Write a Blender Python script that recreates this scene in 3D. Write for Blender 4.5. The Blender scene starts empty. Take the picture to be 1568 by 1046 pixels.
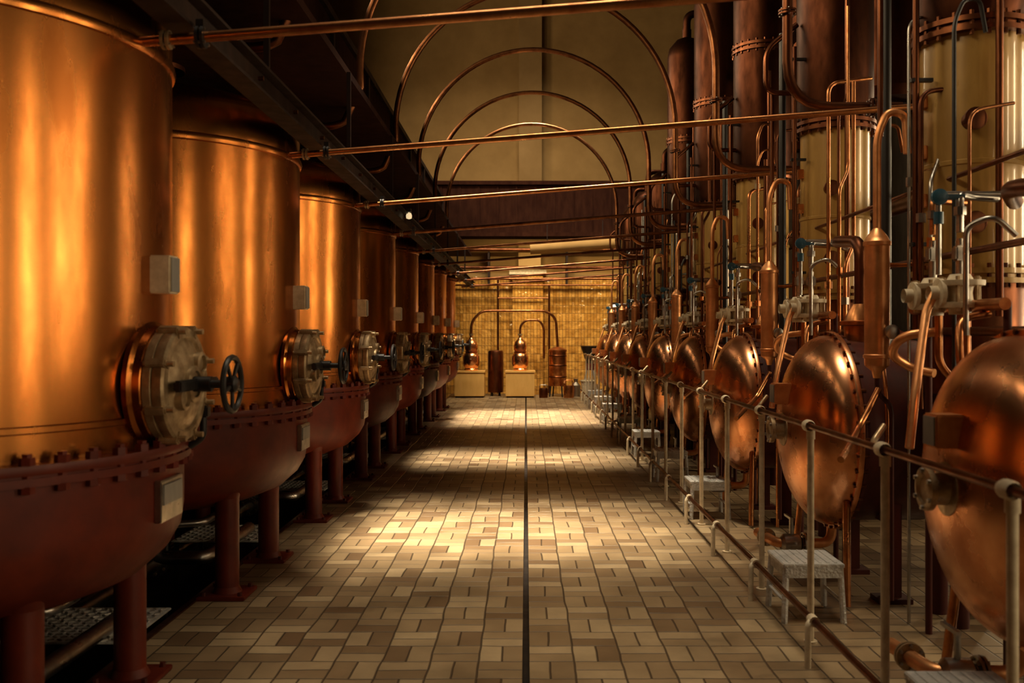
import bpy, math, random
from mathutils import Vector, Matrix
random.seed(4)
S=bpy.context.scene
try:
    S.view_settings.view_transform='Standard'; S.view_settings.look='None'
except Exception as e: print(e)
F=2200.0
# ------------------------------------------------------------ materials
def newmat(name):
    m=bpy.data.materials.new(name); m.use_nodes=True
    nt=m.node_tree; b=nt.nodes['Principled BSDF']
    return m,nt,b
def N(nt,t,**k):
    n=nt.nodes.new(t)
    for a,v in k.items(): setattr(n,a,v)
    return n
def noisy(name,c1,c2,metal,r1,r2,scale=(4,4,1.2),nscale=2.0,bump=0.05,bscale=6,coat=0.0,thr=(0.35,0.7),spec=.5):
    m,nt,b=newmat(name)
    tc=N(nt,'ShaderNodeTexCoord'); mp=N(nt,'ShaderNodeMapping'); mp.inputs['Scale'].default_value=scale
    oi=N(nt,'ShaderNodeObjectInfo')
    ml=N(nt,'ShaderNodeMath',operation='MULTIPLY'); ml.inputs[1].default_value=37.0
    nt.links.new(oi.outputs['Random'],ml.inputs[0]); nt.links.new(ml.outputs[0],mp.inputs['Location'])
    nt.links.new(tc.outputs['Object'],mp.inputs[0])
    no=N(nt,'ShaderNodeTexNoise'); no.inputs['Scale'].default_value=nscale; no.inputs['Detail'].default_value=6
    no.inputs['Roughness'].default_value=0.6
    nt.links.new(mp.outputs[0],no.inputs[0])
    cr=N(nt,'ShaderNodeValToRGB'); cr.color_ramp.elements[0].position=thr[0]; cr.color_ramp.elements[1].position=thr[1]
    cr.color_ramp.elements[0].color=(*c1,1); cr.color_ramp.elements[1].color=(*c2,1)
    nt.links.new(no.outputs[0],cr.inputs[0]); nt.links.new(cr.outputs[0],b.inputs['Base Color'])
    mr=N(nt,'ShaderNodeMapRange'); mr.inputs[1].default_value=.3; mr.inputs[2].default_value=.7
    mr.inputs[3].default_value=r1; mr.inputs[4].default_value=r2
    nt.links.new(no.outputs[0],mr.inputs[0]); nt.links.new(mr.outputs[0],b.inputs['Roughness'])
    b.inputs['Metallic'].default_value=metal
    b.inputs['Coat Weight'].default_value=coat
    b.inputs['Specular IOR Level'].default_value=spec
    if bump>0:
        n2=N(nt,'ShaderNodeTexNoise'); n2.inputs['Scale'].default_value=bscale; n2.inputs['Detail'].default_value=3
        nt.links.new(tc.outputs['Object'],n2.inputs[0])
        bp=N(nt,'ShaderNodeBump'); bp.inputs['Strength'].default_value=bump; bp.inputs['Distance'].default_value=0.05
        nt.links.new(n2.outputs[0],bp.inputs['Height']); nt.links.new(bp.outputs[0],b.inputs['Normal'])
    return m
M={}
M['tank']=noisy('tank_copper',(.36,.115,.024),(.66,.245,.058),1,.30,.20,scale=(3,3,.8),bump=.05,bscale=1.6,thr=(.32,.68))
M['pot']=noisy('pot_copper',(.62,.24,.10),(.94,.47,.23),1,.32,.22,scale=(2,2,2),bump=.02,bscale=2.5)
M['cond']=noisy('condenser_copper',(.62,.25,.09),(.95,.47,.2),.85,.48,.36,scale=(3,3,3),bump=.03)
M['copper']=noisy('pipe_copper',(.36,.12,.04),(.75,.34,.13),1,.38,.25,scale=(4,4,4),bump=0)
M['acopper']=noisy('medium_dark_copper',(.17,.06,.025),(.42,.17,.065),1,.42,.3,scale=(4,4,4),bump=0)  # copper tone between pipe and dark, for arches and farther pipes
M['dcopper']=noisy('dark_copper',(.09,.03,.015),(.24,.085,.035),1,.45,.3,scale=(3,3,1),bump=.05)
M['ucopper']=noisy('darkest_copper',(.030,.010,.005),(.10,.032,.014),1,.5,.35,scale=(3,3,1),bump=.05)  # darkest copper tone, for tower tops and overhead parts
M['red']=noisy('red_oxide_paint',(.085,.010,.004),(.15,.019,.006),0,.5,.4,scale=(3,3,3),bump=.05,coat=.0,spec=.3)
M['dred']=noisy('dark_red_paint',(.05,.010,.006),(.09,.016,.009),0,.6,.4,bump=.03,spec=.3)
M['brass']=noisy('aged_pale_brass',(.26,.17,.085),(.54,.40,.23),.6,.5,.3,scale=(9,9,9),bump=.1,bscale=20)
M['white']=noisy('cream_enamel',(.54,.43,.28),(.80,.68,.48),0,.5,.3,scale=(9,9,9),bump=.02)
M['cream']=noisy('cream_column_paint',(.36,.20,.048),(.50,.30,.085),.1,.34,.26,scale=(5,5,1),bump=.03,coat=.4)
M['black']=noisy('black_iron',(.012,.010,.010),(.03,.025,.022),.3,.5,.35,bump=0)
M['steel']=noisy('steel',(.34,.32,.29),(.55,.52,.47),1,.4,.25,scale=(6,6,6),bump=0)
M['grate']=noisy('galvanised_plate',(.50,.49,.46),(.74,.72,.68),.25,.5,.35,scale=(6,6,6),bump=.3,bscale=60)
M['blue']=noisy('blue_valve_paint',(.02,.07,.11),(.03,.11,.17),0,.4,.3,bump=0)
M['beam']=noisy('brown_steel_beam',(.014,.006,.004),(.030,.013,.007),.0,.7,.55,bump=.02,spec=.25)
M['wood']=noisy('dark_brown_panel',(.020,.0055,.003),(.036,.011,.005),0,.95,.85,bump=.02,spec=.1)
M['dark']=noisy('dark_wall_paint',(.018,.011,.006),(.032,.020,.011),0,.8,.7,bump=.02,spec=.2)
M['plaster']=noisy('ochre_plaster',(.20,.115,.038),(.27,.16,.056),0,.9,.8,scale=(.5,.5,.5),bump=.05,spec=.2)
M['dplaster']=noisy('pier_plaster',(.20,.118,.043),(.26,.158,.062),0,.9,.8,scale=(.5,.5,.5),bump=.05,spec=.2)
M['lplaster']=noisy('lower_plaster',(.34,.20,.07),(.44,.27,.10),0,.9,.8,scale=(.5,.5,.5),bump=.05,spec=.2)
M['yellow']=noisy('yellow_pedestal_paint',(.68,.38,.10),(.78,.46,.14),0,.5,.4,bump=0)
M['grey']=noisy('grey_plastic',(.2,.19,.17),(.3,.28,.25),0,.5,.4,bump=0)
def emis(name,c,s):
    m,nt,b=newmat(name); b.inputs['Base Color'].default_value=(*c,1)
    b.inputs['Emission Color'].default_value=(*c,1); b.inputs['Emission Strength'].default_value=s
    return m
M['lamp']=emis('lamp_glass',(1,.75,.42),.8)
M['sign']=emis('exit_sign_green',(.25,.8,.35),.7)
M['glow']=emis('window_daylight',(1,.9,.75),1.4)

def floor_mat():
    m,nt,b=newmat('floor_tiles')
    L=nt.links.new
    tc=N(nt,'ShaderNodeTexCoord'); sp=N(nt,'ShaderNodeSeparateXYZ'); L(tc.outputs['Object'],sp.inputs[0])
    def mth(op,a,b_=None,c=None):
        n=N(nt,'ShaderNodeMath',operation=op)
        for i,v in enumerate((a,b_,c)):
            if v is None: continue
            if isinstance(v,(int,float)): n.inputs[i].default_value=v
            else: L(v,n.inputs[i])
        return n.outputs[0]
    c=.235
    nw=N(nt,'ShaderNodeTexNoise'); nw.inputs['Scale'].default_value=2.2; L(tc.outputs['Object'],nw.inputs[0])
    wob=mth('MULTIPLY',mth('SUBTRACT',nw.outputs[0],.5),.035)
    u=mth('DIVIDE',mth('ADD',mth('ADD',sp.outputs[0],wob),100*c),c); v=mth('DIVIDE',mth('ADD',mth('ADD',sp.outputs[1],wob),100*c),c)
    iu=mth('FLOOR',u); iv=mth('FLOOR',v); fu=mth('SUBTRACT',u,iu); fv=mth('SUBTRACT',v,iv)
    par=mth('MODULO',mth('ADD',iu,iv),2.0)
    t=mth('ADD',mth('MULTIPLY',fv,mth('SUBTRACT',1.0,par)),mth('MULTIPLY',fu,par))
    o=mth('ADD',mth('MULTIPLY',fu,mth('SUBTRACT',1.0,par)),mth('MULTIPLY',fv,par))
    t2=mth('MULTIPLY',t,2.0); it=mth('FLOOR',t2); ft=mth('SUBTRACT',t2,it)
    e1=mth('MULTIPLY',mth('MINIMUM',ft,mth('SUBTRACT',1.0,ft)),.5)
    e2=mth('MINIMUM',o,mth('SUBTRACT',1.0,o))
    e=mth('MINIMUM',e1,e2)
    gr=N(nt,'ShaderNodeMapRange'); gr.inputs[1].default_value=.006; gr.inputs[2].default_value=.028
    L(e,gr.inputs[0])
    wn=N(nt,'ShaderNodeTexWhiteNoise',noise_dimensions='3D')
    cb2=N(nt,'ShaderNodeCombineXYZ'); L(iu,cb2.inputs[0]); L(iv,cb2.inputs[1]); L(it,cb2.inputs[2]); L(cb2.outputs[0],wn.inputs[0])
    cr=N(nt,'ShaderNodeValToRGB'); els=cr.color_ramp.elements
    els[0].position=0; els[0].color=(.17,.10,.05,1); els[1].position=1; els[1].color=(.46,.335,.19,1)
    q=els.new(.22); q.color=(.26,.172,.09,1); q=els.new(.7); q.color=(.34,.235,.127,1)
    L(wn.outputs[0],cr.inputs[0])
    no=N(nt,'ShaderNodeTexNoise'); no.inputs['Scale'].default_value=1.3; no.inputs['Detail'].default_value=10; L(tc.outputs['Object'],no.inputs[0])
    no.inputs['Roughness'].default_value=.7
    mr=N(nt,'ShaderNodeMapRange'); mr.inputs[1].default_value=.3; mr.inputs[2].default_value=.7; mr.inputs[3].default_value=.5; mr.inputs[4].default_value=1.12
    L(no.outputs[0],mr.inputs[0])
    mx=N(nt,'ShaderNodeMixRGB',blend_type='MULTIPLY'); mx.inputs[0].default_value=1
    L(cr.outputs[0],mx.inputs[1]); L(mr.outputs[0],mx.inputs[2])
    mg=N(nt,'ShaderNodeMixRGB'); mg.inputs[1].default_value=(.06,.042,.026,1); L(gr.outputs[0],mg.inputs[0]); L(mx.outputs[0],mg.inputs[2])
    L(mg.outputs[0],b.inputs['Base Color'])
    rr=N(nt,'ShaderNodeMapRange'); rr.inputs[3].default_value=.22; rr.inputs[4].default_value=.55; L(no.outputs[0],rr.inputs[0]); L(rr.outputs[0],b.inputs['Roughness'])
    hh=mth('ADD',mth('ADD',gr.outputs[0],mth('MULTIPLY',wn.outputs[0],.5)),mth('MULTIPLY',no.outputs[0],.6))
    bp=N(nt,'ShaderNodeBump'); bp.inputs['Strength'].default_value=.9; bp.inputs['Distance'].default_value=.006
    L(hh,bp.inputs['Height']); L(bp.outputs[0],b.inputs['Normal'])
    return m
M['floor']=floor_mat()
def wall_tile():
    m,nt,b=newmat('yellow_glazed_tiles'); L=nt.links.new
    tc=N(nt,'ShaderNodeTexCoord')
    sp=N(nt,'ShaderNodeSeparateXYZ'); cb=N(nt,'ShaderNodeCombineXYZ'); L(tc.outputs['Object'],sp.inputs[0])
    ad=N(nt,'ShaderNodeMath',operation='ADD'); L(sp.outputs[0],ad.inputs[0]); L(sp.outputs[1],ad.inputs[1])
    L(ad.outputs[0],cb.inputs[0]); L(sp.outputs[2],cb.inputs[1])
    br=N(nt,'ShaderNodeTexBrick'); br.offset=0; br.inputs['Scale'].default_value=1
    br.inputs['Brick Width'].default_value=.085; br.inputs['Row Height'].default_value=.22; br.inputs['Mortar Size'].default_value=.006
    br.inputs['Color1'].default_value=(.46,.21,.035,1); br.inputs['Color2'].default_value=(.70,.37,.08,1); br.inputs['Mortar'].default_value=(.18,.09,.03,1)
    L(cb.outputs[0],br.inputs[0]); L(br.outputs[0],b.inputs['Base Color'])
    b.inputs['Roughness'].default_value=.10
    no=N(nt,'ShaderNodeTexNoise'); no.inputs['Scale'].default_value=6; L(tc.outputs['Object'],no.inputs[0])
    bp=N(nt,'ShaderNodeBump'); bp.inputs['Strength'].default_value=.7; bp.inputs['Distance'].default_value=.10; L(no.outputs[0],bp.inputs['Height'])
    bp2=N(nt,'ShaderNodeBump',invert=True); bp2.inputs['Strength'].default_value=.4; bp2.inputs['Distance'].default_value=.01; L(br.outputs['Fac'],bp2.inputs['Height'])
    L(bp.outputs[0],bp2.inputs['Normal']); L(bp2.outputs[0],b.inputs['Normal'])
    return m
M['tile']=wall_tile()

# ------------------------------------------------------------ mesh builder
I=Matrix.Identity(4)
def T(x,y,z): return Matrix.Translation((x,y,z))
AX=Matrix.Rotation(math.radians(90),4,'Y')
AXN=Matrix.Rotation(math.radians(-90),4,'Y')
AY=Matrix.Rotation(math.radians(-90),4,'X')
AYN=Matrix.Rotation(math.radians(90),4,'X')
class MB:
    def __init__(s): s.v=[];s.f=[];s.mi=[];s.mats=[];s.G=I
    def idx(s,k):
        if k not in s.mats: s.mats.append(k)
        return s.mats.index(k)
    def add(s,vs,fs,k,Mx=I):
        o=len(s.v); i=s.idx(k); Mx=s.G@Mx
        s.v+= [tuple(Mx@Vector(p)) for p in vs]
        for f in fs: s.f.append(tuple(o+a for a in f)); s.mi.append(i)
    def lathe(s,prof,k,Mx=I,seg=24):
        vs=[];rings=[]
        for r,z in prof:
            if r<1e-5: rings.append([len(vs)]); vs.append((0,0,z))
            else:
                rings.append(list(range(len(vs),len(vs)+seg)))
                vs+=[(r*math.cos(2*math.pi*i/seg),r*math.sin(2*math.pi*i/seg),z) for i in range(seg)]
        fs=[]
        for a,b in zip(rings,rings[1:]):
            for i in range(seg):
                j=(i+1)%seg
                if len(a)==1 and len(b)==1: continue
                if len(a)==1: fs.append((a[0],b[j],b[i]))
                elif len(b)==1: fs.append((a[i],a[j],b[0]))
                else: fs.append((a[i],a[j],b[j],b[i]))
        s.add(vs,fs,k,Mx)
    def cyl(s,r,z0,z1,k,Mx=I,seg=16): s.lathe([(0,z0),(r,z0),(r,z1),(0,z1)],k,Mx,seg)
    def box(s,c,d,k,Mx=I,bev=0):
        x,y,z=c; a,b,e=d[0]/2,d[1]/2,d[2]/2
        if bev<=0:
            vs=[(x+i*a,y+j*b,z+l*e) for i in(-1,1) for j in(-1,1) for l in(-1,1)]
            fs=[(0,1,3,2),(4,6,7,5),(0,4,5,1),(2,3,7,6),(0,2,6,4),(1,5,7,3)]
            s.add(vs,fs,k,Mx); return
        import bmesh
        bm=bmesh.new(); bmesh.ops.create_cube(bm,size=1)
        for v in bm.verts: v.co=Vector((x+v.co.x*2*a,y+v.co.y*2*b,z+v.co.z*2*e))
        bmesh.ops.bevel(bm,geom=bm.edges[:],offset=bev,segments=2,affect='EDGES')
        bm.verts.index_update()
        s.add([tuple(v.co) for v in bm.verts],[tuple(v.index for v in f.verts) for f in bm.faces],k,Mx); bm.free()
    def tube(s,pts,r,k,Mx=I,seg=10,closed=False):
        P=[Vector(p) for p in pts]; n=len(P)
        tan=[]
        for i in range(n):
            if closed: t=P[(i+1)%n]-P[i-1]
            else: t=P[min(i+1,n-1)]-P[max(i-1,0)]
            tan.append(t.normalized())
        up=Vector((0,0,1)) if abs(tan[0].z)<.9 else Vector((0,1,0))
        nr=(up-tan[0]*up.dot(tan[0])).normalized()
        vs=[];fs=[]
        for i in range(n):
            nr=(nr-tan[i]*nr.dot(tan[i])).normalized(); bn=tan[i].cross(nr)
            for j in range(seg):
                a=2*math.pi*j/seg; vs.append(tuple(P[i]+nr*r*math.cos(a)+bn*r*math.sin(a)))
        m=n if closed else n-1
        for i in range(m):
            i2=(i+1)%n
            for j in range(seg):
                j2=(j+1)%seg; fs.append((i*seg+j,i*seg+j2,i2*seg+j2,i2*seg+j))
        if not closed:
            fs.append(tuple(reversed(range(seg)))); fs.append(tuple((n-1)*seg+j for j in range(seg)))
        s.add(vs,fs,k,Mx)
    def pipe(s,pts,r,k,fil=.08,Mx=I,seg=10): s.tube(fillet(pts,fil),r,k,Mx,seg)
    def ring(s,R,r,k,Mx=I,n=28,seg=8):
        s.tube([(R*math.cos(2*math.pi*i/n),R*math.sin(2*math.pi*i/n),0) for i in range(n)],r,k,Mx,seg,True)
    def flange(s,p,ax,r,k,t=.012,gap=.004,bolts=6,seg=20):
        Mx=T(*p)@ax
        s.cyl(r,-t-gap,-gap,k,Mx,seg); s.cyl(r,gap,t+gap,k,Mx,seg)
        for i in range(bolts):
            a=2*math.pi*(i+.5)/bolts
            s.cyl(r*.13,-t-gap-.008,t+gap+.008,'steel' if k!='steel' else 'brass',Mx@T(r*.8*math.cos(a),r*.8*math.sin(a),0),6)
    def mesh(s,name):
        me=bpy.data.meshes.new(name); me.from_pydata(s.v,[],s.f)
        for k in s.mats: me.materials.append(M[k])
        me.polygons.foreach_set('material_index',s.mi)
        me.update()
        import bmesh
        bm=bmesh.new(); bm.from_mesh(me); bmesh.ops.recalc_face_normals(bm,faces=bm.faces[:]); bm.to_mesh(me); bm.free()
        me.polygons.foreach_set('use_smooth',[True]*len(me.polygons))
        me.set_sharp_from_angle(angle=math.radians(38))
        return me
    def obj(s,name,loc=(0,0,0)):
        return inst(s.mesh(name),name,loc)
def inst(me,name,loc,rotz=0):
    o=bpy.data.objects.new(name,me); o.location=loc; o.rotation_euler=(0,0,rotz); S.collection.objects.link(o); return o
def fillet(pts,r,n=6):
    P=[Vector(p) for p in pts]; out=[P[0]]
    for i in range(1,len(P)-1):
        a,b,c=P[i-1],P[i],P[i+1]
        d1=(a-b); d2=(c-b); l1,l2=d1.length,d2.length; d1.normalize(); d2.normalize()
        k=min(r,l1*.48,l2*.48)
        p1=b+d1*k; p2=b+d2*k
        for j in range(n+1):
            t=j/n; out.append((1-t)**2*p1+2*t*(1-t)*b+t*t*p2)
    out.append(P[-1]); return out

# ------------------------------------------------------------ room shell
XL,XR,YB,YF,ZC=-5.5,5.5,-5.0,26.2,11.0
b=MB()
for x0,x1 in((-2.0,-.018),(.018,XR)):
    b.box(((x0+x1)/2,(YB+YF)/2,-.15),(x1-x0,YF-YB,.3),'floor')
b.box((0,(YB+YF)/2,-.2),(.036,YF-YB,.2),'black')
b.obj('floor')
b=MB(); b.box(((XL-2.0)/2,(YB+YF)/2,-.35),(XL*-1-2.0,YF-YB,.1),'dark'); b.obj('floor_pit')
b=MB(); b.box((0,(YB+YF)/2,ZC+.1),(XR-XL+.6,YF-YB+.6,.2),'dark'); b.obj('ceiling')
def wall_open(name,X,opens,z0,z1,k,thick=.3,side=1):
    b=MB(); y=YB
    def bx(ya,yb,za,zb):
        if yb-ya>.001 and zb-za>.001: b.box((X+side*thick/2,(ya+yb)/2,(za+zb)/2),(thick,yb-ya,zb-za),k)
    for (a,c) in opens:
        bx(y,a,-.4,ZC); bx(a,c,-.4,z0); bx(a,c,z1,ZC); y=c
    bx(y,YF,-.4,ZC); b.obj(name)
RW=[(-2.6,-1.9),(.9,1.35),(3.1,3.5),(4.35,4.75),(6.4,6.85),(9.4,10.0)]
LW=[(-2.5,-.5),(1.5,3.5),(6,8),(10.5,12.5),(15,17),(19.5,21.5)]
RZ=(1.0,4.1)
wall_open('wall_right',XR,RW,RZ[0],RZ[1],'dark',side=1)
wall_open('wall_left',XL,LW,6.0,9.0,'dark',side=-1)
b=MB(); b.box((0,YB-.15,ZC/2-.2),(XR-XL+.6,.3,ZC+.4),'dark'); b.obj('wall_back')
def light_area(name,loc,rot,sx,sy,P,col=(1,.77,.47),spread=180):
    l=bpy.data.lights.new(name,'AREA'); l.shape='RECTANGLE'; l.size=sx; l.size_y=sy; l.energy=P; l.color=col
    l.spread=math.radians(spread)
    o=bpy.data.objects.new(name,l); o.location=loc; o.rotation_euler=rot; S.collection.objects.link(o); return o
n=1
def window(X,a,c,z0,z1,side,rad):
    global n
    b=MB(); xx=X+side*.12
    w=c-a; h=z1-z0
    for y in (a+.03,c-.03): b.box((xx,y,(z0+z1)/2),(.08,.06,h),'beam')
    for z in (z0+.04,z1-.04): b.box((xx,(a+c)/2,z),(.08,w,.08),'beam')
    if w>.9: b.box((xx,(a+c)/2,(z0+z1)/2),(.06,.07,h),'beam')
    m=max(2,int(h/.9))
    for i in range(1,m): b.box((xx,(a+c)/2,z0+h*i/m),(.06,w,.2),'beam')
    b.obj('window_%d'%n)
    light_area('window_area_lamp_%d'%n,(X+side*.26,(a+c)/2,(z0+z1)/2),(0,math.radians(90)*side,0),h,w,rad*w*h)
    n+=1
for a,c in RW: window(XR,a,c,RZ[0],RZ[1],1,86)
for a,c in LW: window(XL,a,c,6.0,9.0,-1,66)  # left windows and their lamps added high, out of view, to light the pots
# far wall
b=MB(); b.box((0,YF+.15,1.4),(XR-XL+.6,.3,3.6),'tile')
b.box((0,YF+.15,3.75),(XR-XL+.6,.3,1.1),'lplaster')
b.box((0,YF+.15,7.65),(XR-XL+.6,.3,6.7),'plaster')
b.obj('wall_far')
b=MB()
b.box((0,YF-.355,4.95),(XR-XL-.04,.69,1.3),'wood')
b.box((0,YF-.41,5.65),(XR-XL-.04,.8,.10),'wood'); b.box((0,YF-.41,4.28),(XR-XL-.04,.8,.10),'wood')
for i in range(22): b.box((XL+.25+i*.5,YF-.71,4.95),(.05,.03,1.25),'wood')
b.obj('balcony_panelling')
b=MB(); b.box((.12,YF-.125,8.35),(.62,.23,5.2),'dplaster'); b.obj('pilaster_upper')
b=MB(); b.box((.05,YF-.205,1.6),(.82,.39,3.2),'tile'); b.box((.05,YF-.23,3.3),(1.0,.44,.12),'white'); b.box((.1,YF-.205,3.75),(.6,.39,.8),'lplaster')
b.obj('pilaster_lower')

# ------------------------------------------------------------ left copper tanks
def tank_mesh():
    b=MB()
    b.lathe([(.95,1.13),(.95,1.25),(.958,1.255),(.958,1.275),(.95,1.28),(.95,2.74),(.96,2.745),(.965,2.765),(.96,2.785),(.95,2.79),(.95,2.93),(.942,2.99),(.915,3.04),(.85,3.085),(.72,3.125),(.5,3.16),(.25,3.175),(.14,3.18),(.14,3.36)],'tank',seg=96)
    b.lathe([(.20,3.36),(.20,3.39),(.14,3.39)],'dcopper',seg=32)
    b.lathe([(.95,1.15),(1.03,1.15),(1.035,1.13),(1.03,1.115),(1.015,1.115),(1.015,1.105),(1.03,1.105),(1.03,1.075),(1.0,1.075)],'red',seg=96)
    b.lathe([(1.0,1.08),(1.0,.86),(.985,.77),(.94,.69),(.84,.60),(.66,.53),(.4,.485),(.12,.47),(.12,.30),(0,.30)],'red',seg=96)
    for i in range(52):
        a=2*math.pi*i/52; x,y=1.012*math.cos(a),1.012*math.sin(a)
        b.cyl(.018,1.05,1.19,'red',T(x,y,0),6); b.cyl(.027,1.15,1.178,'red',T(x,y,0)@Matrix.Rotation(a,4,'Z'),6)
        b.cyl(.027,1.052,1.078,'red',T(x,y,0)@Matrix.Rotation(a,4,'Z'),6)
    for sx in(-1,1):
        for sy in(-1,1):
            z0=0 if sx>0 else -.3
            b.cyl(.072,z0+.02,.74,'red',T(sx*.64,sy*.475,0),24)
            b.box((sx*.64,sy*.475,z0+.012),(.29,.29,.024),'red',bev=.004)
            for ex in(-.11,.11):
                for ey in(-.11,.11): b.cyl(.014,z0+.02,z0+.045,'dred',T(sx*.64+ex,sy*.475+ey,0),6)
            b.lathe([(.072,z0+.06),(.09,z0+.024)],'red',T(sx*.64,sy*.475,0),20)
            b.lathe([(.11,.70),(.072,.60)],'red',T(sx*.64,sy*.475,0),20)
    b.pipe([(0,0,.34),(0,0,.12),(.35,.0,.12),(.35,1.0,.12)],.045,'steel',.1)
    b.G=Matrix.Rotation(math.radians(-2),4,'Z')
    D=T(.95,0,1.4)@AX
    b.lathe([(.258,-.02),(.258,.0),(.240,.012),(.236,.04),(.225,.05)],'tank',D,48)
    b.lathe([(.205,.02),(.228,.045),(.235,.05),(.235,.08),(.228,.085),(.20,.085)],'brass',D,48)
    b.lathe([(.20,.087),(.232,.087),(.236,.095),(.236,.125),(.228,.135),(.195,.138),(.185,.128),(.155,.143),(.10,.156),(.075,.158),(.075,.173),(.055,.178),(.05,.168),(0,.168)],'brass',D,48)
    for i in range(8):
        a=2*math.pi*(i+.5)/8; R=Matrix.Rotation(a,4,'Z')
        b.box((.228,0,.10),(.055,.034,.085),'brass',D@R,bev=.006)
        b.cyl(.012,.05,.17,'brass',D@R@T(.233,0,0),8)
    for a,rr in((2.4,.11),(5.2,.11)):
        b.lathe([(.05,.135),(.05,.173),(.036,.178),(.034,.163),(0,.163)],'brass',D@T(rr*math.cos(a),rr*math.sin(a),0),20)
    b.box((0,0,.18),(.045,.42,.03),'black',D,bev=.006)
    b.cyl(.032,.165,.24,'black',D,16); b.cyl(.018,.23,.335,'black',D,12)
    b.lathe([(.03,.30),(.034,.31),(.034,.34),(.02,.35),(0,.35)],'black',D,16)
    b.ring(.110,.0125,'black',D@T(0,0,.325),32,8)
    for i in range(5):
        a=2*math.pi*i/5; b.tube([(0,0,.325),(.108*math.cos(a),.108*math.sin(a),.325)],.009,'black',D,6)
    b.box((0,.26,.07),(.09,.06,.09),'brass',D,bev=.008)
    b.cyl(.016,-.08,.08,'brass',T(1.03,.28,1.4),10)
    b.G=I
    b.pipe([(.95,.18,1.3),(1.08,.18,1.3),(1.08,.18,1.16),(1.02,.18,1.12)],.016,'black',.03)
    b.box((1.08,.18,1.27),(.05,.05,.05),'black',bev=.006)
    b.box((.985,-.02,1.85),(.09,.105,.155),'white',bev=.006)
    b.box((1.031,-.02,1.85),(.006,.09,.14),'grey')
    b.box((1.005,-.02,.93),(.03,.24,.17),'steel',bev=.004); b.box((1.022,-.02,.955),(.006,.2,.08),'grey')
    return b.mesh('copper_still_tank')
tm=tank_mesh()
TX,TY,TS=-2.48,3.98,2.4
for i in range(-1,8): inst(tm,'copper_still_tank',(TX,TY+TS*i,0))

b=MB()
bx=-1.40; y0,y1=-4.9,25.3
b.box((bx,(y0+y1)/2,2.99),(.12,y1-y0,.015),'beam'); b.box((bx,(y0+y1)/2,2.85),(.12,y1-y0,.015),'beam'); b.box((bx,(y0+y1)/2,2.92),(.012,y1-y0,.14),'beam')
for i in range(40):
    b.cyl(.012,-.02,.02,'acopper',T(bx+.012,-4+i*.75,2.94)@AX,6)
b.obj('steel_beam')
b=MB()
for i in range(0,9):
    y=TY+TS*i-1.2
    b.box((bx,y,3.35),(.03,.03,.66),'beam')
b.obj('beam_hangers')
b=MB()
b.box((-3.85,(y0+y1)/2,3.85),(3.2,y1-y0,.14),'wood')
b.box((-2.23,(y0+y1)/2,4.5),(.06,y1-y0,1.35),'wood')
b.box((-2.21,(y0+y1)/2,5.2),(.12,y1-y0,.08),'beam')
b.box((-1.83,(y0+y1)/2,3.72),(.8,.001+y1-y0,.06),'wood')
for i in range(13): b.box((-2.18,-3.6+i*2.4,4.5),(.05,.1,1.3),'beam')
b.obj('service_gallery')
b=MB(); b.box((-1.33,10.9,3.02),(.05,.1,.04),'black'); b.lathe([(0,0),(.03,.01),(.035,.04),(.025,.07),(0,.08)],'lamp',T(-1.33,10.9,2.92),16); b.obj('bulkhead_lamp')

for i in range(0,9):
    y=3.84+2.42*i
    b=MB()
    xe=2.62
    zz=lambda x: 2.79+.078*(x+1.36)
    b.pipe([(-1.56,y,zz(-1.56)),(xe,y,zz(xe)),(xe,y+.0,zz(xe)+.6)],.021,'copper' if i<3 else ('acopper' if i<5 else 'dcopper'),.1,seg=14)  # farther pipes take darker copper, so their dimmer light is in the colour
    b.flange((-1.30,y,zz(-1.3)),AX,.045,'black',bolts=4)
    b.flange((-1.44,y,zz(-1.44)),AX,.038,'brass',bolts=4)
    b.box((-1.30,y,2.835),(.03,.05,.05),'black')
    b.cyl(.025,-.01,.3,'copper',T(xe,y,zz(xe)-.2),12)
    b.obj('cross_pipe')
for i in range(0,7):
    y=TY+TS*i
    xl,xr=-1.52,1.74; c=(xl+xr)/2; r=(xr-xl)/2; zt=5.65; zs=zt-r
    pts=[(TX,y,3.38),(TX,y,3.62),(xl-.25,y,3.50),(xl-.02,y,3.62)]
    pts=fillet(pts,.14)[:-1]+[Vector((c-r*math.cos(t),y,zs+r*math.sin(t))) for t in [math.pi*k/36 for k in range(-1,37)]]
    tail=fillet([(xr,y,zs),(xr,y,3.12),(2.5,y,3.12)],.3)
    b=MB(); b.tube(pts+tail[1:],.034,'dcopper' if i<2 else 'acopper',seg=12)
    b.flange((xr,y,3.75),I,.06,'dcopper',bolts=6); b.flange((2.3,y,3.12),AX,.06,'dcopper')
    b.obj('arched_vapour_pipe')

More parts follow.
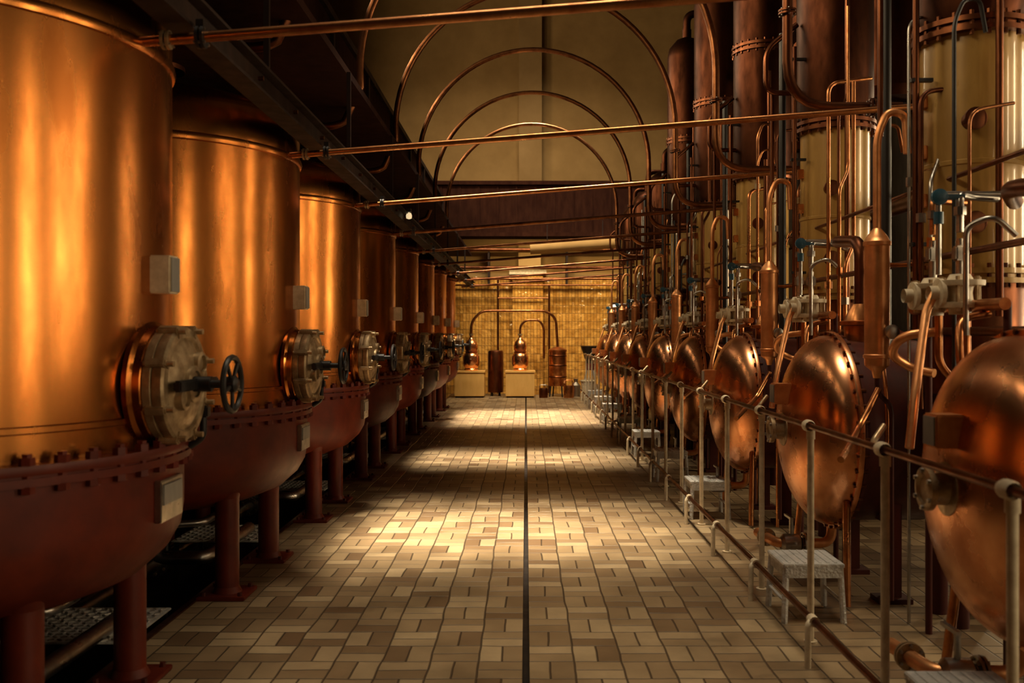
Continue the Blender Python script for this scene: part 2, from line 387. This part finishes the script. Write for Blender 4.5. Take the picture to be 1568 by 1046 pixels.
# ------------------------------------------------------------ right row
PX,PY,PS=1.92,3.75,2.38
def pot_mesh():
    b=MB()
    D=T(0,0,1.0)@AXN
    prof=[(.60*math.sin(t),.28*math.cos(t)) for t in [math.pi/2*k/20 for k in range(0,21)]]
    b.lathe([(0,.28)]+prof[1:],'pot',D,72)
    b.lathe([(.60,0),(.622,0),(.626,-.008),(.626,-.03),(.60,-.032)],'pot',D,72)
    b.lathe([(.60,-.032),(.615,-.04),(.615,-.06),(.57,-.07),(.57,-.55),(.5,-.66),(.3,-.72),(0,-.73)],'dred',D,56)
    for i in range(40):
        a=2*math.pi*i/40; b.cyl(.011,-.06,.012,'dcopper',D@T(.613*math.cos(a),.613*math.sin(a),0),6)
    b.lathe([(.11,.25),(.105,.28),(.065,.285),(.06,.34),(.085,.342),(.085,.365),(.06,.37),(.05,.36),(0,.36)],'brass',D,28)
    for i in range(6):
        a=2*math.pi*i/6; b.cyl(.009,.335,.378,'steel',D@T(.073*math.cos(a),.073*math.sin(a),0),6)
    b.box((-.29,-.02,1.23),(.12,.12,.13),'cond',bev=.006); b.box((-.352,-.02,1.23),(.006,.1,.11),'grey')
    for yy in(-.36,.36):
        b.box((.28,yy,.31),(.10,.07,.62),'dred',bev=.005); b.box((.28,yy,.015),(.2,.16,.03),'dred')
    b.box((.28,0,.52),(.10,.78,.09),'dred')
    b.tube([(-.02,-.45,.62),(-.05,-.55,.02)],.022,'copper'); b.tube([(-.02,.45,.62),(-.05,.55,.02)],.022,'copper')
    b.lathe([(.10,1.56),(.10,1.66),(.14,1.665),(.14,1.69),(.10,1.695),(.08,1.75),(.05,1.80)],'copper',T(.22,0,0),24)
    b.pipe([(.22,0,1.78),(.22,0,2.2),(.22,.5,2.25),(.45,.9,2.25)],.04,'dcopper',.12,seg=12)
    b.pipe([(.05,.05,.45),(.05,.05,.26),(-.30,.05,.26),(-.34,.40,.26)],.032,'cond',.08,seg=12)
    b.flange((-.12,.05,.26),AX,.07,'steel'); b.lathe([(.035,-.07),(.06,-.05),(.06,.05),(.035,.07)],'steel',T(-.21,.05,.26)@AX,16)
    b.cyl(.014,.26,.42,'steel',T(-.21,.05,0),8); b.box((-.21,.11,.42),(.02,.15,.015),'steel')
    b.flange((-.32,.25,.26),AY,.06,'brass')
    b.pipe([(.14,-.66,.03),(.14,-.66,1.25),(.16,-.5,1.55),(.18,-.3,1.85)],.013,'copper',.1)
    return b.mesh('copper_pot_still')
pm=pot_mesh()
for i in range(0,9): inst(pm,'copper_pot_still',(PX,PY+PS*i,0))

def column_mesh(tall):
    b=MB(); r=.27
    b.cyl(.05,0,1.2,'dred',T(-.12,-.12,0)); b.cyl(.05,0,1.2,'dred',T(.15,.12,0)); b.cyl(.05,0,1.2,'dred',T(-.12,.15,0))
    b.lathe([(0,1.2),(.2,1.21),(r,1.28),(r,1.9)],'dcopper',seg=56)
    for z in((1.92,3.27,4.6) if tall else (1.92,3.27)):
        b.lathe([(r,z-.04),(r+.05,z-.04),(r+.05,z-.012),(r+.03,z-.008),(r+.03,z+.008),(r+.05,z+.012),(r+.05,z+.04),(r,z+.04)],'cream' if z<3.2 else 'dcopper',seg=56)
        for i in range(22):
            a=2*math.pi*i/22; b.cyl(.013,z-.065,z+.065,'dcopper',T((r+.03)*math.cos(a),(r+.03)*math.sin(a),0),6)
    b.lathe([(r,1.95),(r,2.52),(r+.008,2.525),(r+.008,2.545),(r,2.55),(r,3.24)],'cream',seg=56)
    if tall:
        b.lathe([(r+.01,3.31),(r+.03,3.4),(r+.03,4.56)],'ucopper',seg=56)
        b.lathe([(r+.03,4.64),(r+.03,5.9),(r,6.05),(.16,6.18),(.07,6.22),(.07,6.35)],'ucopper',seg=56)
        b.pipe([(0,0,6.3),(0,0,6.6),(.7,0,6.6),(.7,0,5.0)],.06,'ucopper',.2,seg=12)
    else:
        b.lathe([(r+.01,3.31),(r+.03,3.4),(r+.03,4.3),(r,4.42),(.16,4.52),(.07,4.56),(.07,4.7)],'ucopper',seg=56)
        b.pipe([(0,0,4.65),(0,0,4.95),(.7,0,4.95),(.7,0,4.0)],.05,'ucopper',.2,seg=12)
    for z in(2.35,2.62,2.9):
        b.box((-r-.015,-.02,z),(.05,.06,.075),'copper',bev=.005)
    for z in(2.2,2.75):
        b.lathe([(.045,0),(.045,.06),(.06,.062),(.06,.08),(.045,.085),(0,.08)],'dcopper',T(-.12,-.235,z)@AYN,18)
    b.tube([(-r-.09,-.12,1.6),(-r-.09,-.12,3.9)],.018,'dcopper'); b.tube([(-.02,-r-.09,1.7),(-.02,-r-.09,4.3)],.02,'dcopper')
    b.tube([(-r-.02,.50,1.2),(-r-.02,.50,4.2)],.03,'black')
    for z in(2.1,3.0,3.8): 
        b.box((-r-.06,-.12,z),(.12,.03,.02),'black')
    b.pipe([(-r,-.05,3.55),(-r-.3,-.05,3.55),(-r-.3,-.05,3.9),(-r-.05,-.05,4.1)],.022,'dcopper',.1)
    return b.mesh('distillation_tower')
cm=column_mesh(True); cs=column_mesh(False)
CX,CY=2.5,5.38
for i in range(-1,8): inst(cm if i<=4 else cs,'distillation_tower',(CX,CY+PS*i,0))

def cond_mesh():
    b=MB()
    b.lathe([(0,1.36),(.02,1.36),(.03,1.40),(.066,1.43),(.068,1.44),(.068,2.10),(.076,2.105),(.076,2.125),(.068,2.13),(.06,2.15),(.03,2.19),(.022,2.2)],'cond',seg=28)
    b.lathe([(.068,1.47),(.075,1.475),(.075,1.49),(.068,1.495)],'cond',seg=28)
    b.pipe([(0,0,2.18),(.0,0,2.72),(.06,0,2.86),(.16,-.0,2.84),(.17,0,2.62)],.022,'cond',.1,seg=12)
    b.tube([(.03,.03,2.72),(.03,.03,3.6)],.016,'dcopper')
    b.pipe([(0,0,1.38),(0,0,1.28),(.1,.05,1.2),(.1,.05,.1)],.014,'dred',.05)
    b.pipe([(0,-.03,1.3),(-.14,-.12,1.1),(-.40,-.6,.98)],.018,'copper',.05)
    b.lathe([(0,0),(.035,.0),(.04,.01),(.04,.03),(.03,.035),(0,.035)],'steel',T(.05,-.07,1.62)@AYN,20)
    b.pipe([(.0,0,2.0),(.2,.1,2.0),(.45,.1,2.05)],.012,'copper',.05)
    return b.mesh('copper_condenser')
k=cond_mesh()
for i in range(0,8): inst(k,'copper_condenser',(1.97,5.38+PS*i,0))

def manifold_mesh():
    b=MB()
    b.cyl(.018,0,1.75,'dred',T(.1,.42,0)); b.cyl(.018,0,1.75,'dred',T(.1,-.42,0)); 
    b.tube([(.05,-.5,1.74),(.05,.5,1.74)],.028,'copper',seg=12)
    b.tube([(.16,-.55,1.62),(.16,.55,1.62)],.022,'dcopper',seg=10)
    for yy,h in((-.17,.14),(.13,.16)):
        V=T(.0,yy,1.80)
        b.lathe([(0,-.1),(.05,-.1),(.05,-.07),(.10,-.07),(.105,-.06),(.105,-.045),(.06,-.04),(.055,0),(.06,.03),(.11,.035),(.112,.045),(.112,.06),(.06,.065),(.045,.09),(0,.09)],'white',V,24)
        for i in range(6):
            a=2*math.pi*i/6; b.cyl(.011,-.085,.078,'brass',V@T(.09*math.cos(a),.09*math.sin(a),0),6)
        b.lathe([(.035,-.15),(.035,-.11),(.07,-.108),(.072,-.09),(.05,-.085)],'white',V@AX,20)
        b.cyl(.02,.08,h+.12,'steel',V,10); b.box((0,0,h+.05),(.06,.06,.07),'steel',V,bev=.008)
        b.pipe([(0,yy,1.95+h),(0,yy,2.13+h),(.1,yy+.09,2.13+h),(.25,yy+.15,2.13+h)],.018,'steel' if yy<0 else 'copper',.04)
        b.cyl(.03,-.02,.02,'steel',T(0,yy,2.05+h),8)
        if yy<0: b.pipe([(-.12,yy,1.80),(-.16,yy,1.72),(-.30,yy-.22,1.35),(-.36,yy-.3,1.10)],.02,'cond',.06,seg=12)
        b.pipe([(.05,yy+.05,1.74),(.05,yy+.05,1.45),(.2,yy+.05,1.3)],.02,'copper',.06)
    b.lathe([(.02,0),(.04,.005),(.04,.025),(.02,.03),(0,.03)],'blue',T(-.03,.0,2.28)@AYN,14); b.box((.02,0,2.28),(.08,.02,.02),'blue')
    b.box((-.02,-.17,2.26),(.08,.025,.018),'blue'); b.cyl(.024,-.03,.03,'blue',T(-.02,.02,2.18),10)
    b.pipe([(-.02,.02,1.9),(-.02,.02,2.3),(.3,.02,2.3)],.014,'steel',.04)
    b.pipe([(-.05,-.34,1.6),(-.05,-.34,2.1),(.05,-.40,2.14),(.15,-.40,2.05)],.013,'steel',.05)
    b.pipe([(.08,.25,1.62),(-.1,.28,1.60),(-.12,.4,1.5),(.02,.45,1.42),(.1,.35,1.4)],.024,'cond',.08)
    b.pipe([(.08,-.3,1.7),(-.06,-.3,1.68),(-.1,-.38,1.55),(-.08,-.4,1.2)],.018,'copper',.08)
    return b.mesh('valve_manifold')
vm=manifold_mesh()
for i in range(0,9): inst(vm,'valve_manifold',(2.06,4.72+PS*i,0))

rnd=random.Random(11)
for i in range(0,8):
    b=MB(); y0=PY+PS*i+.35
    for j in range(7):
        x=rnd.uniform(2.08,2.3); y=y0+rnd.uniform(0,1.9); z0=rnd.choice([.0,1.2,1.5,1.7]); z1=rnd.uniform(2.2,3.6)
        if z0==0: x=rnd.uniform(2.12,2.3)
        r=rnd.choice([.009,.011,.014,.018]); kk=rnd.choice(['copper','steel','dcopper','dcopper','black','acopper'])
        e=rnd.choice([0,1,2])
        if e==0: b.pipe([(x,y,z0),(x,y,z1),(2.5,y+.05,z1+.05)],r,kk,.08)
        elif e==1: b.pipe([(x,y,z0),(x,y,z1),(x+.05,y,z1+.12),(x+.13,y,z1+.12),(x+.16,y,z1-.05)],r,kk,.05)
        else: b.pipe([(x,y,z0),(x,y,z1-.4),(x+.1,y+.12,z1-.25),(x+.1,y+.12,z1+.9)],r,kk,.06)
        zf=rnd.uniform(max(z0,1.6)+.1,z1-.45)
        b.cyl(r*2,zf,zf+.05,rnd.choice(['brass','steel','copper']),T(x,y,0),8)
    b.tube([(2.22,y0-1.0,2.02),(2.22,y0+1.4,2.02)],.018,'dcopper'); b.tube([(2.3,y0-1,2.45),(2.3,y0+1.4,2.45)],.014,'dcopper')
    b.obj('service_pipework')
b=MB()
for x,z,r in((2.9,2.6,.06),(2.88,4.8,.05)):
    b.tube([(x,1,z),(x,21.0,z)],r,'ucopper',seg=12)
b.obj('overhead_header_pipes')
cu=MB()
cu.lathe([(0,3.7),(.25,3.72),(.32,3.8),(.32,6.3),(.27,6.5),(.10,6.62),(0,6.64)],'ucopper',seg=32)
cu.cyl(.05,0,3.8,'beam',T(-.15,0,0),10); cu.cyl(.05,0,3.8,'beam',T(.2,0,0),10)
cu=cu.mesh('upper_condenser')
for i in range(-1,5): inst(cu,'upper_condenser',(3.3,CY+PS*i+.9,0))
cu=MB(); cu.lathe([(0,0.0),(.40,.0),(.42,.04),(.42,1.5),(.38,1.62),(.2,1.7),(0,1.72)],'dred',seg=32); cu=cu.mesh('receiver_vessel')
for i in range(0,9): inst(cu,'receiver_vessel',(4.1,PY+PS*i+.4,0))

b=MB(); RX=1.47
b.tube([(RX,-1,1.13),(RX,24.3,1.13)],.0155,'dcopper',seg=12)
y=2.92-1.035*2; i=0
while y<24:
    b.cyl(.0175,.0,1.10,'white',T(RX+.012,y,0),14)
    b.lathe([(.026,-.035),(.031,-.02),(.031,.02),(.026,.035)],'white',T(RX,y,1.13)@AY,14)
    b.lathe([(.023,1.06),(.023,1.11)],'white',T(RX+.012,y,0),12)
    b.cyl(.035,0,.012,'white',T(RX+.012,y,0),12)
    if i%2==1:
        b.pipe([(RX,y+.0,1.13),(RX+.05,y+.25,1.13),(RX+.12,y+.3,1.2)],.014,'brass',.04)
    y+=1.035; i+=1
b.obj('guard_rail')
b=MB(); FX=1.39
b.tube([(FX,-1,.22),(FX,24.3,.22)],.016,'dcopper',seg=10)
y=2.3
while y<24:
    b.pipe([(FX,y,.225),(FX-.03,y-.02,.21),(FX-.035,y-.03,.0)],.016,'white',.02,seg=10)
    b.cyl(.026,-.03,.03,'white',T(FX,y,.22)@AY,12)
    y+=1.17
b.obj('foot_rail')
def stool_mesh():
    b=MB(); h=.33
    b.box((0,0,h-.012),(.34,.36,.024),'grate',bev=.004)
    b.box((0,-.17,h-.05),(.32,.02,.055),'grate'); b.box((0,.17,h-.05),(.32,.02,.055),'grate')
    for x in(-.15,.15):
        for yy in(-.16,.16):
            b.tube([(x,yy,h-.02),(x*1.1,yy*1.1,.0)],.018,'grate',seg=8)
        b.tube([(x*1.06,-.17,.12),(x*1.06,.17,.12)],.010,'grate',seg=6)
        b.box((x,0,h-.05),(.02,.32,.055),'grate')
    for i in range(7): b.box((-.13+i*.043,0,h+.002),(.012,.32,.006),'grate')
    return b.mesh('metal_step_stool')
sm=stool_mesh()
for yy in (3.45,5.5,8.5,10.65,12.8,14.85,17.9,20.0,22.1): inst(sm,'metal_step_stool',(1.60,yy,0))

def plate_mesh():
    b=MB(); b.box((0,0,.035),(.66,.62,.012),'grate',bev=.003)
    for i in range(14):
        for j in range(13):
            a=.6 if (i+j)%2 else -.6
            b.box((0,0,.003),(.030,.009,.006),'steel',T(-.30+i*.046,-.28+j*.046,.041)@Matrix.Rotation(a,4,'Z'))
    for x in(-.3,.3):
        for y in(-.28,.28): b.box((x,y,-.13),(.03,.03,.34),'black')
    return b.mesh('chequer_plate')
pl=plate_mesh()
for i in range(-1,7): inst(pl,'chequer_plate',(-2.36,5.18+TS*i,0))
b=MB()
for x,z,r,kk in((-2.12,-.12,.03,'dcopper'),(-2.75,-.1,.05,'steel'),(-3.3,.3,.05,'black'),(-3.6,-.1,.07,'dred'),(-3.0,-.2,.035,'steel')):
    b.tube([(x,-4,z),(x,25.9,z)],r,kk,seg=12)
for i in range(-1,8):
    y=TY+TS*i+.75
    b.flange((-2.75,y,-.1),AY,.09,'steel'); b.pipe([(-2.75,y+.2,-.1),(-2.75,y+.2,.15),(-2.5,y+.3,.15),(-2.5,y+.6,.15)],.03,'steel',.06)
b.obj('pit_pipework')
b=MB(); b.box((-2.0,(YB+YF)/2,-.0),(.04,YF-YB,.02),'dcopper'); b.obj('trim_1')

# ------------------------------------------------------------ far end
def pedestal(x,w,name='yellow_pedestal'):
    b=MB(); b.box((0,0,.34),(w,.7,.60),'yellow',bev=.008); b.box((0,0,.665),(w+.04,.74,.05),'yellow',bev=.008); b.box((0,0,.03),(w-.04,.66,.06),'beam'); b.obj(name,(x,24.9,0))
pedestal(-1.45,.76); pedestal(-.15,.74)
def alembic():
    b=MB(); z=.69
    b.lathe([(0,z),(.17,z),(.18,z+.03),(.16,z+.06),(.20,z+.12),(.215,z+.22),(.21,z+.36),(.18,z+.42),(.155,z+.45),(.155,z+.47),(.175,z+.475),(.175,z+.49),(.14,z+.5),(.165,z+.56),(.17,z+.64),(.14,z+.74),(.08,z+.80),(.04,z+.85),(.035,z+.92)],'pot',seg=36)
    b.flange((0,0,z+.93),I,.06,'brass')
    b.tube([(0,-.2,z+.3),(0,-.28,z+.3)],.02,'brass')
    return b
b=alembic(); b.pipe([(0,0,1.6),(0,0,1.95),(.25,0,2.22),(.5,0,2.24),(1.95,0,2.24),(2.2,.1,2.05),(2.25,.15,1.3)],.035,'acopper',.25,seg=12)
b.obj('small_alembic_still',(-1.42,24.9,0))
b=alembic(); b.pipe([(0,0,1.6),(0,0,1.85),(.15,0,2.0),(.5,0,2.0),(.62,.1,1.8),(.62,.2,1.0)],.03,'acopper',.2,seg=12)
b.obj('small_alembic_still',(-.15,24.9,0))
b=MB()
b.lathe([(0,.28),(.22,.28),(.23,.30),(.23,1.18),(.24,1.19),(.24,1.22),(.22,1.24),(.1,1.29),(.04,1.31)],'copper',seg=36)
for a in(.5,2.1,3.6,5.2): b.tube([(.2*math.cos(a),.2*math.sin(a),.3),(.24*math.cos(a),.24*math.sin(a),0)],.02,'black')
for z in(.5,.8,1.05): b.lathe([(.23,z),(.238,z+.01),(.238,z+.03),(.23,z+.04)],'dcopper',seg=36)
b.obj('copper_worm_tank',(.83,25.05,0))
b=MB()
b.lathe([(0,.1),(.19,.1),(.2,.12),(.2,1.15),(.18,1.2),(0,1.22)],'dcopper',seg=32); b.cyl(.03,0,.1,'black',T(.1,.1,0)); b.cyl(.03,0,.1,'black',T(-.1,-.1,0)); b.cyl(.03,0,.1,'black',T(-.1,.12,0))
b.obj('copper_worm_tank',(-.80,25.3,0))
b=MB()
b.lathe([(.07,.85),(.10,.9),(.24,1.3),(.25,1.32),(.23,1.31),(.06,.87)],'black',seg=24); b.box((0,0,.78),(.22,.22,.18),'dred',bev=.01)
for x in(-.14,.14):
    for y in(-.14,.14): b.tube([(x*.6,y*.6,.7),(x*1.3,y*1.3,0)],.018,'grey')
b.ring(.16,.015,'dred',T(.18,0,.8)@AX,20,6); b.obj('hopper_mill',(1.68,25.2,0))
b=MB(); b.lathe([(0,0),(.15,0),(.19,.42),(.205,.43),(.2,.45),(.18,.44),(.145,.03)],'white',seg=28); b.ring(.19,.006,'steel',T(0,0,.42)@Matrix.Rotation(.3,4,'X'),24,6); b.obj('white_bucket',(1.60,24.6,0))
b=MB(); b.lathe([(0,0),(.12,0),(.13,.3),(.05,.38),(.05,.44),(.065,.45),(.065,.47),(0,.47)],'steel',seg=24); b.obj('milk_churn',(1.3,25.0,0))
b=MB(); b.lathe([(0,0),(.13,0),(.14,.25),(.12,.32),(.0,.33)],'copper',seg=24); b.pipe([(-.1,0,.3),(-.1,0,.45),(.1,0,.45),(.1,0,.3)],.012,'copper',.06); b.obj('copper_jug',(1.1,24.6,0))
b=MB(); b.lathe([(0,0),(.11,0),(.12,.2),(.1,.25),(.0,.26)],'dcopper',seg=24); b.pipe([(-.1,0,.2),(-.1,0,.33),(.1,0,.33),(.1,0,.2)],.01,'steel',.05); b.obj('copper_jug',(.45,24.6,0))
b=MB()
for z,r,kk in((3.42,.04,'dcopper'),(3.12,.035,'acopper'),(3.9,.05,'dcopper'),(2.95,.025,'acopper')):
    b.tube([(-5.2,YF-.5,z),(5.2,YF-.5,z)],r,kk,seg=10)
for x in(-3.4,-1.0,1.1,3.0): b.box((x,YF-.25,3.4),(.05,.48,.9),'beam')
b.pipe([(-.75,YF-.48,3.1),(-.75,YF-.48,2.2),(-.75,YF-.48,.05)],.03,'dcopper'); b.pipe([(.62,YF-.5,2.95),(.62,YF-.5,.05)],.03,'dcopper')
b.pipe([(-.75,YF-.5,2.6),(.6,YF-.5,2.6)],.02,'acopper'); b.pipe([(-2.2,YF-.45,2.95),(-2.2,YF-.45,2.0)],.03,'acopper')
b.obj('tiled_end_pipework')
b=MB(); b.lathe([(0,0),(.12,0),(.12,2.0),(0,2.0)],'lplaster',T(.1,22.5,3.62)@Matrix.Rotation(math.radians(86),4,'Y'),24); b.box((.5,22.5,3.95),(.02,.02,.5),'beam'); b.box((1.8,22.5,4.05),(.02,.02,.5),'beam'); b.obj('ventilation_duct')
b=MB(); b.box((2.62,YF-.04,2.25),(.62,.06,.5),'beam'); b.box((2.62,YF-.08,2.25),(.5,.02,.38),'glow'); b.box((2.62,YF-.095,2.25),(.03,.02,.4),'beam'); b.obj('window_20')
b=MB(); b.box((3.1,YF-.05,2.75),(.34,.06,.18),'black'); b.box((3.1,YF-.085,2.75),(.3,.01,.14),'sign'); b.obj('exit_sign')

# ------------------------------------------------------------ added overhead and fill lamps
W=(1,.84,.60)
def pool_lamp(x,y,sx,sy,P,sp=8): light_area('added_pool_lamp',(x,y,ZC-.06),(0,0,0),sx,sy,P,W,sp)  # unseen lamp added under the closed ceiling to cast floor light pools
pool_lamp(-.5,7.9,2.8,.8,108,18)
pool_lamp(-.2,12.5,2.8,.6,60,13)
pool_lamp(0,18.8,2.8,3.2,195,11)
pool_lamp(.3,5.2,3.6,3.0,40,40)
light_area('far_end_fill_lamp',(0,19.5,ZC-.1),(math.radians(28),0,0),5,1.5,560,W,90)  # unseen fill lamp added to brighten pedestals and end wall
for x in(-2.6,.0,2.6):
    light_area('end_wall_fill_lamp',(x,23.9,4.2),(math.radians(32),0,0),.8,.2,30,(1,.74,.36),150)  # fill lamps added to lift the tiled end wall

w=bpy.data.worlds.new('world'); S.world=w; w.use_nodes=True
w.node_tree.nodes['Background'].inputs[0].default_value=(.9,.7,.45,1); w.node_tree.nodes['Background'].inputs[1].default_value=.3
c=bpy.data.cameras.new('camera'); co=bpy.data.objects.new('camera',c); S.collection.objects.link(co)
co.location=(0,0,1.6); co.rotation_euler=(math.radians(90),0,0)
c.sensor_width=36; c.lens=F/2350*36
c.shift_x=-(1207-1175)/2350; c.shift_y=-(784-770)/2350
c.dof.use_dof=True; c.dof.focus_distance=9; c.dof.aperture_fstop=2.8
S.camera=co
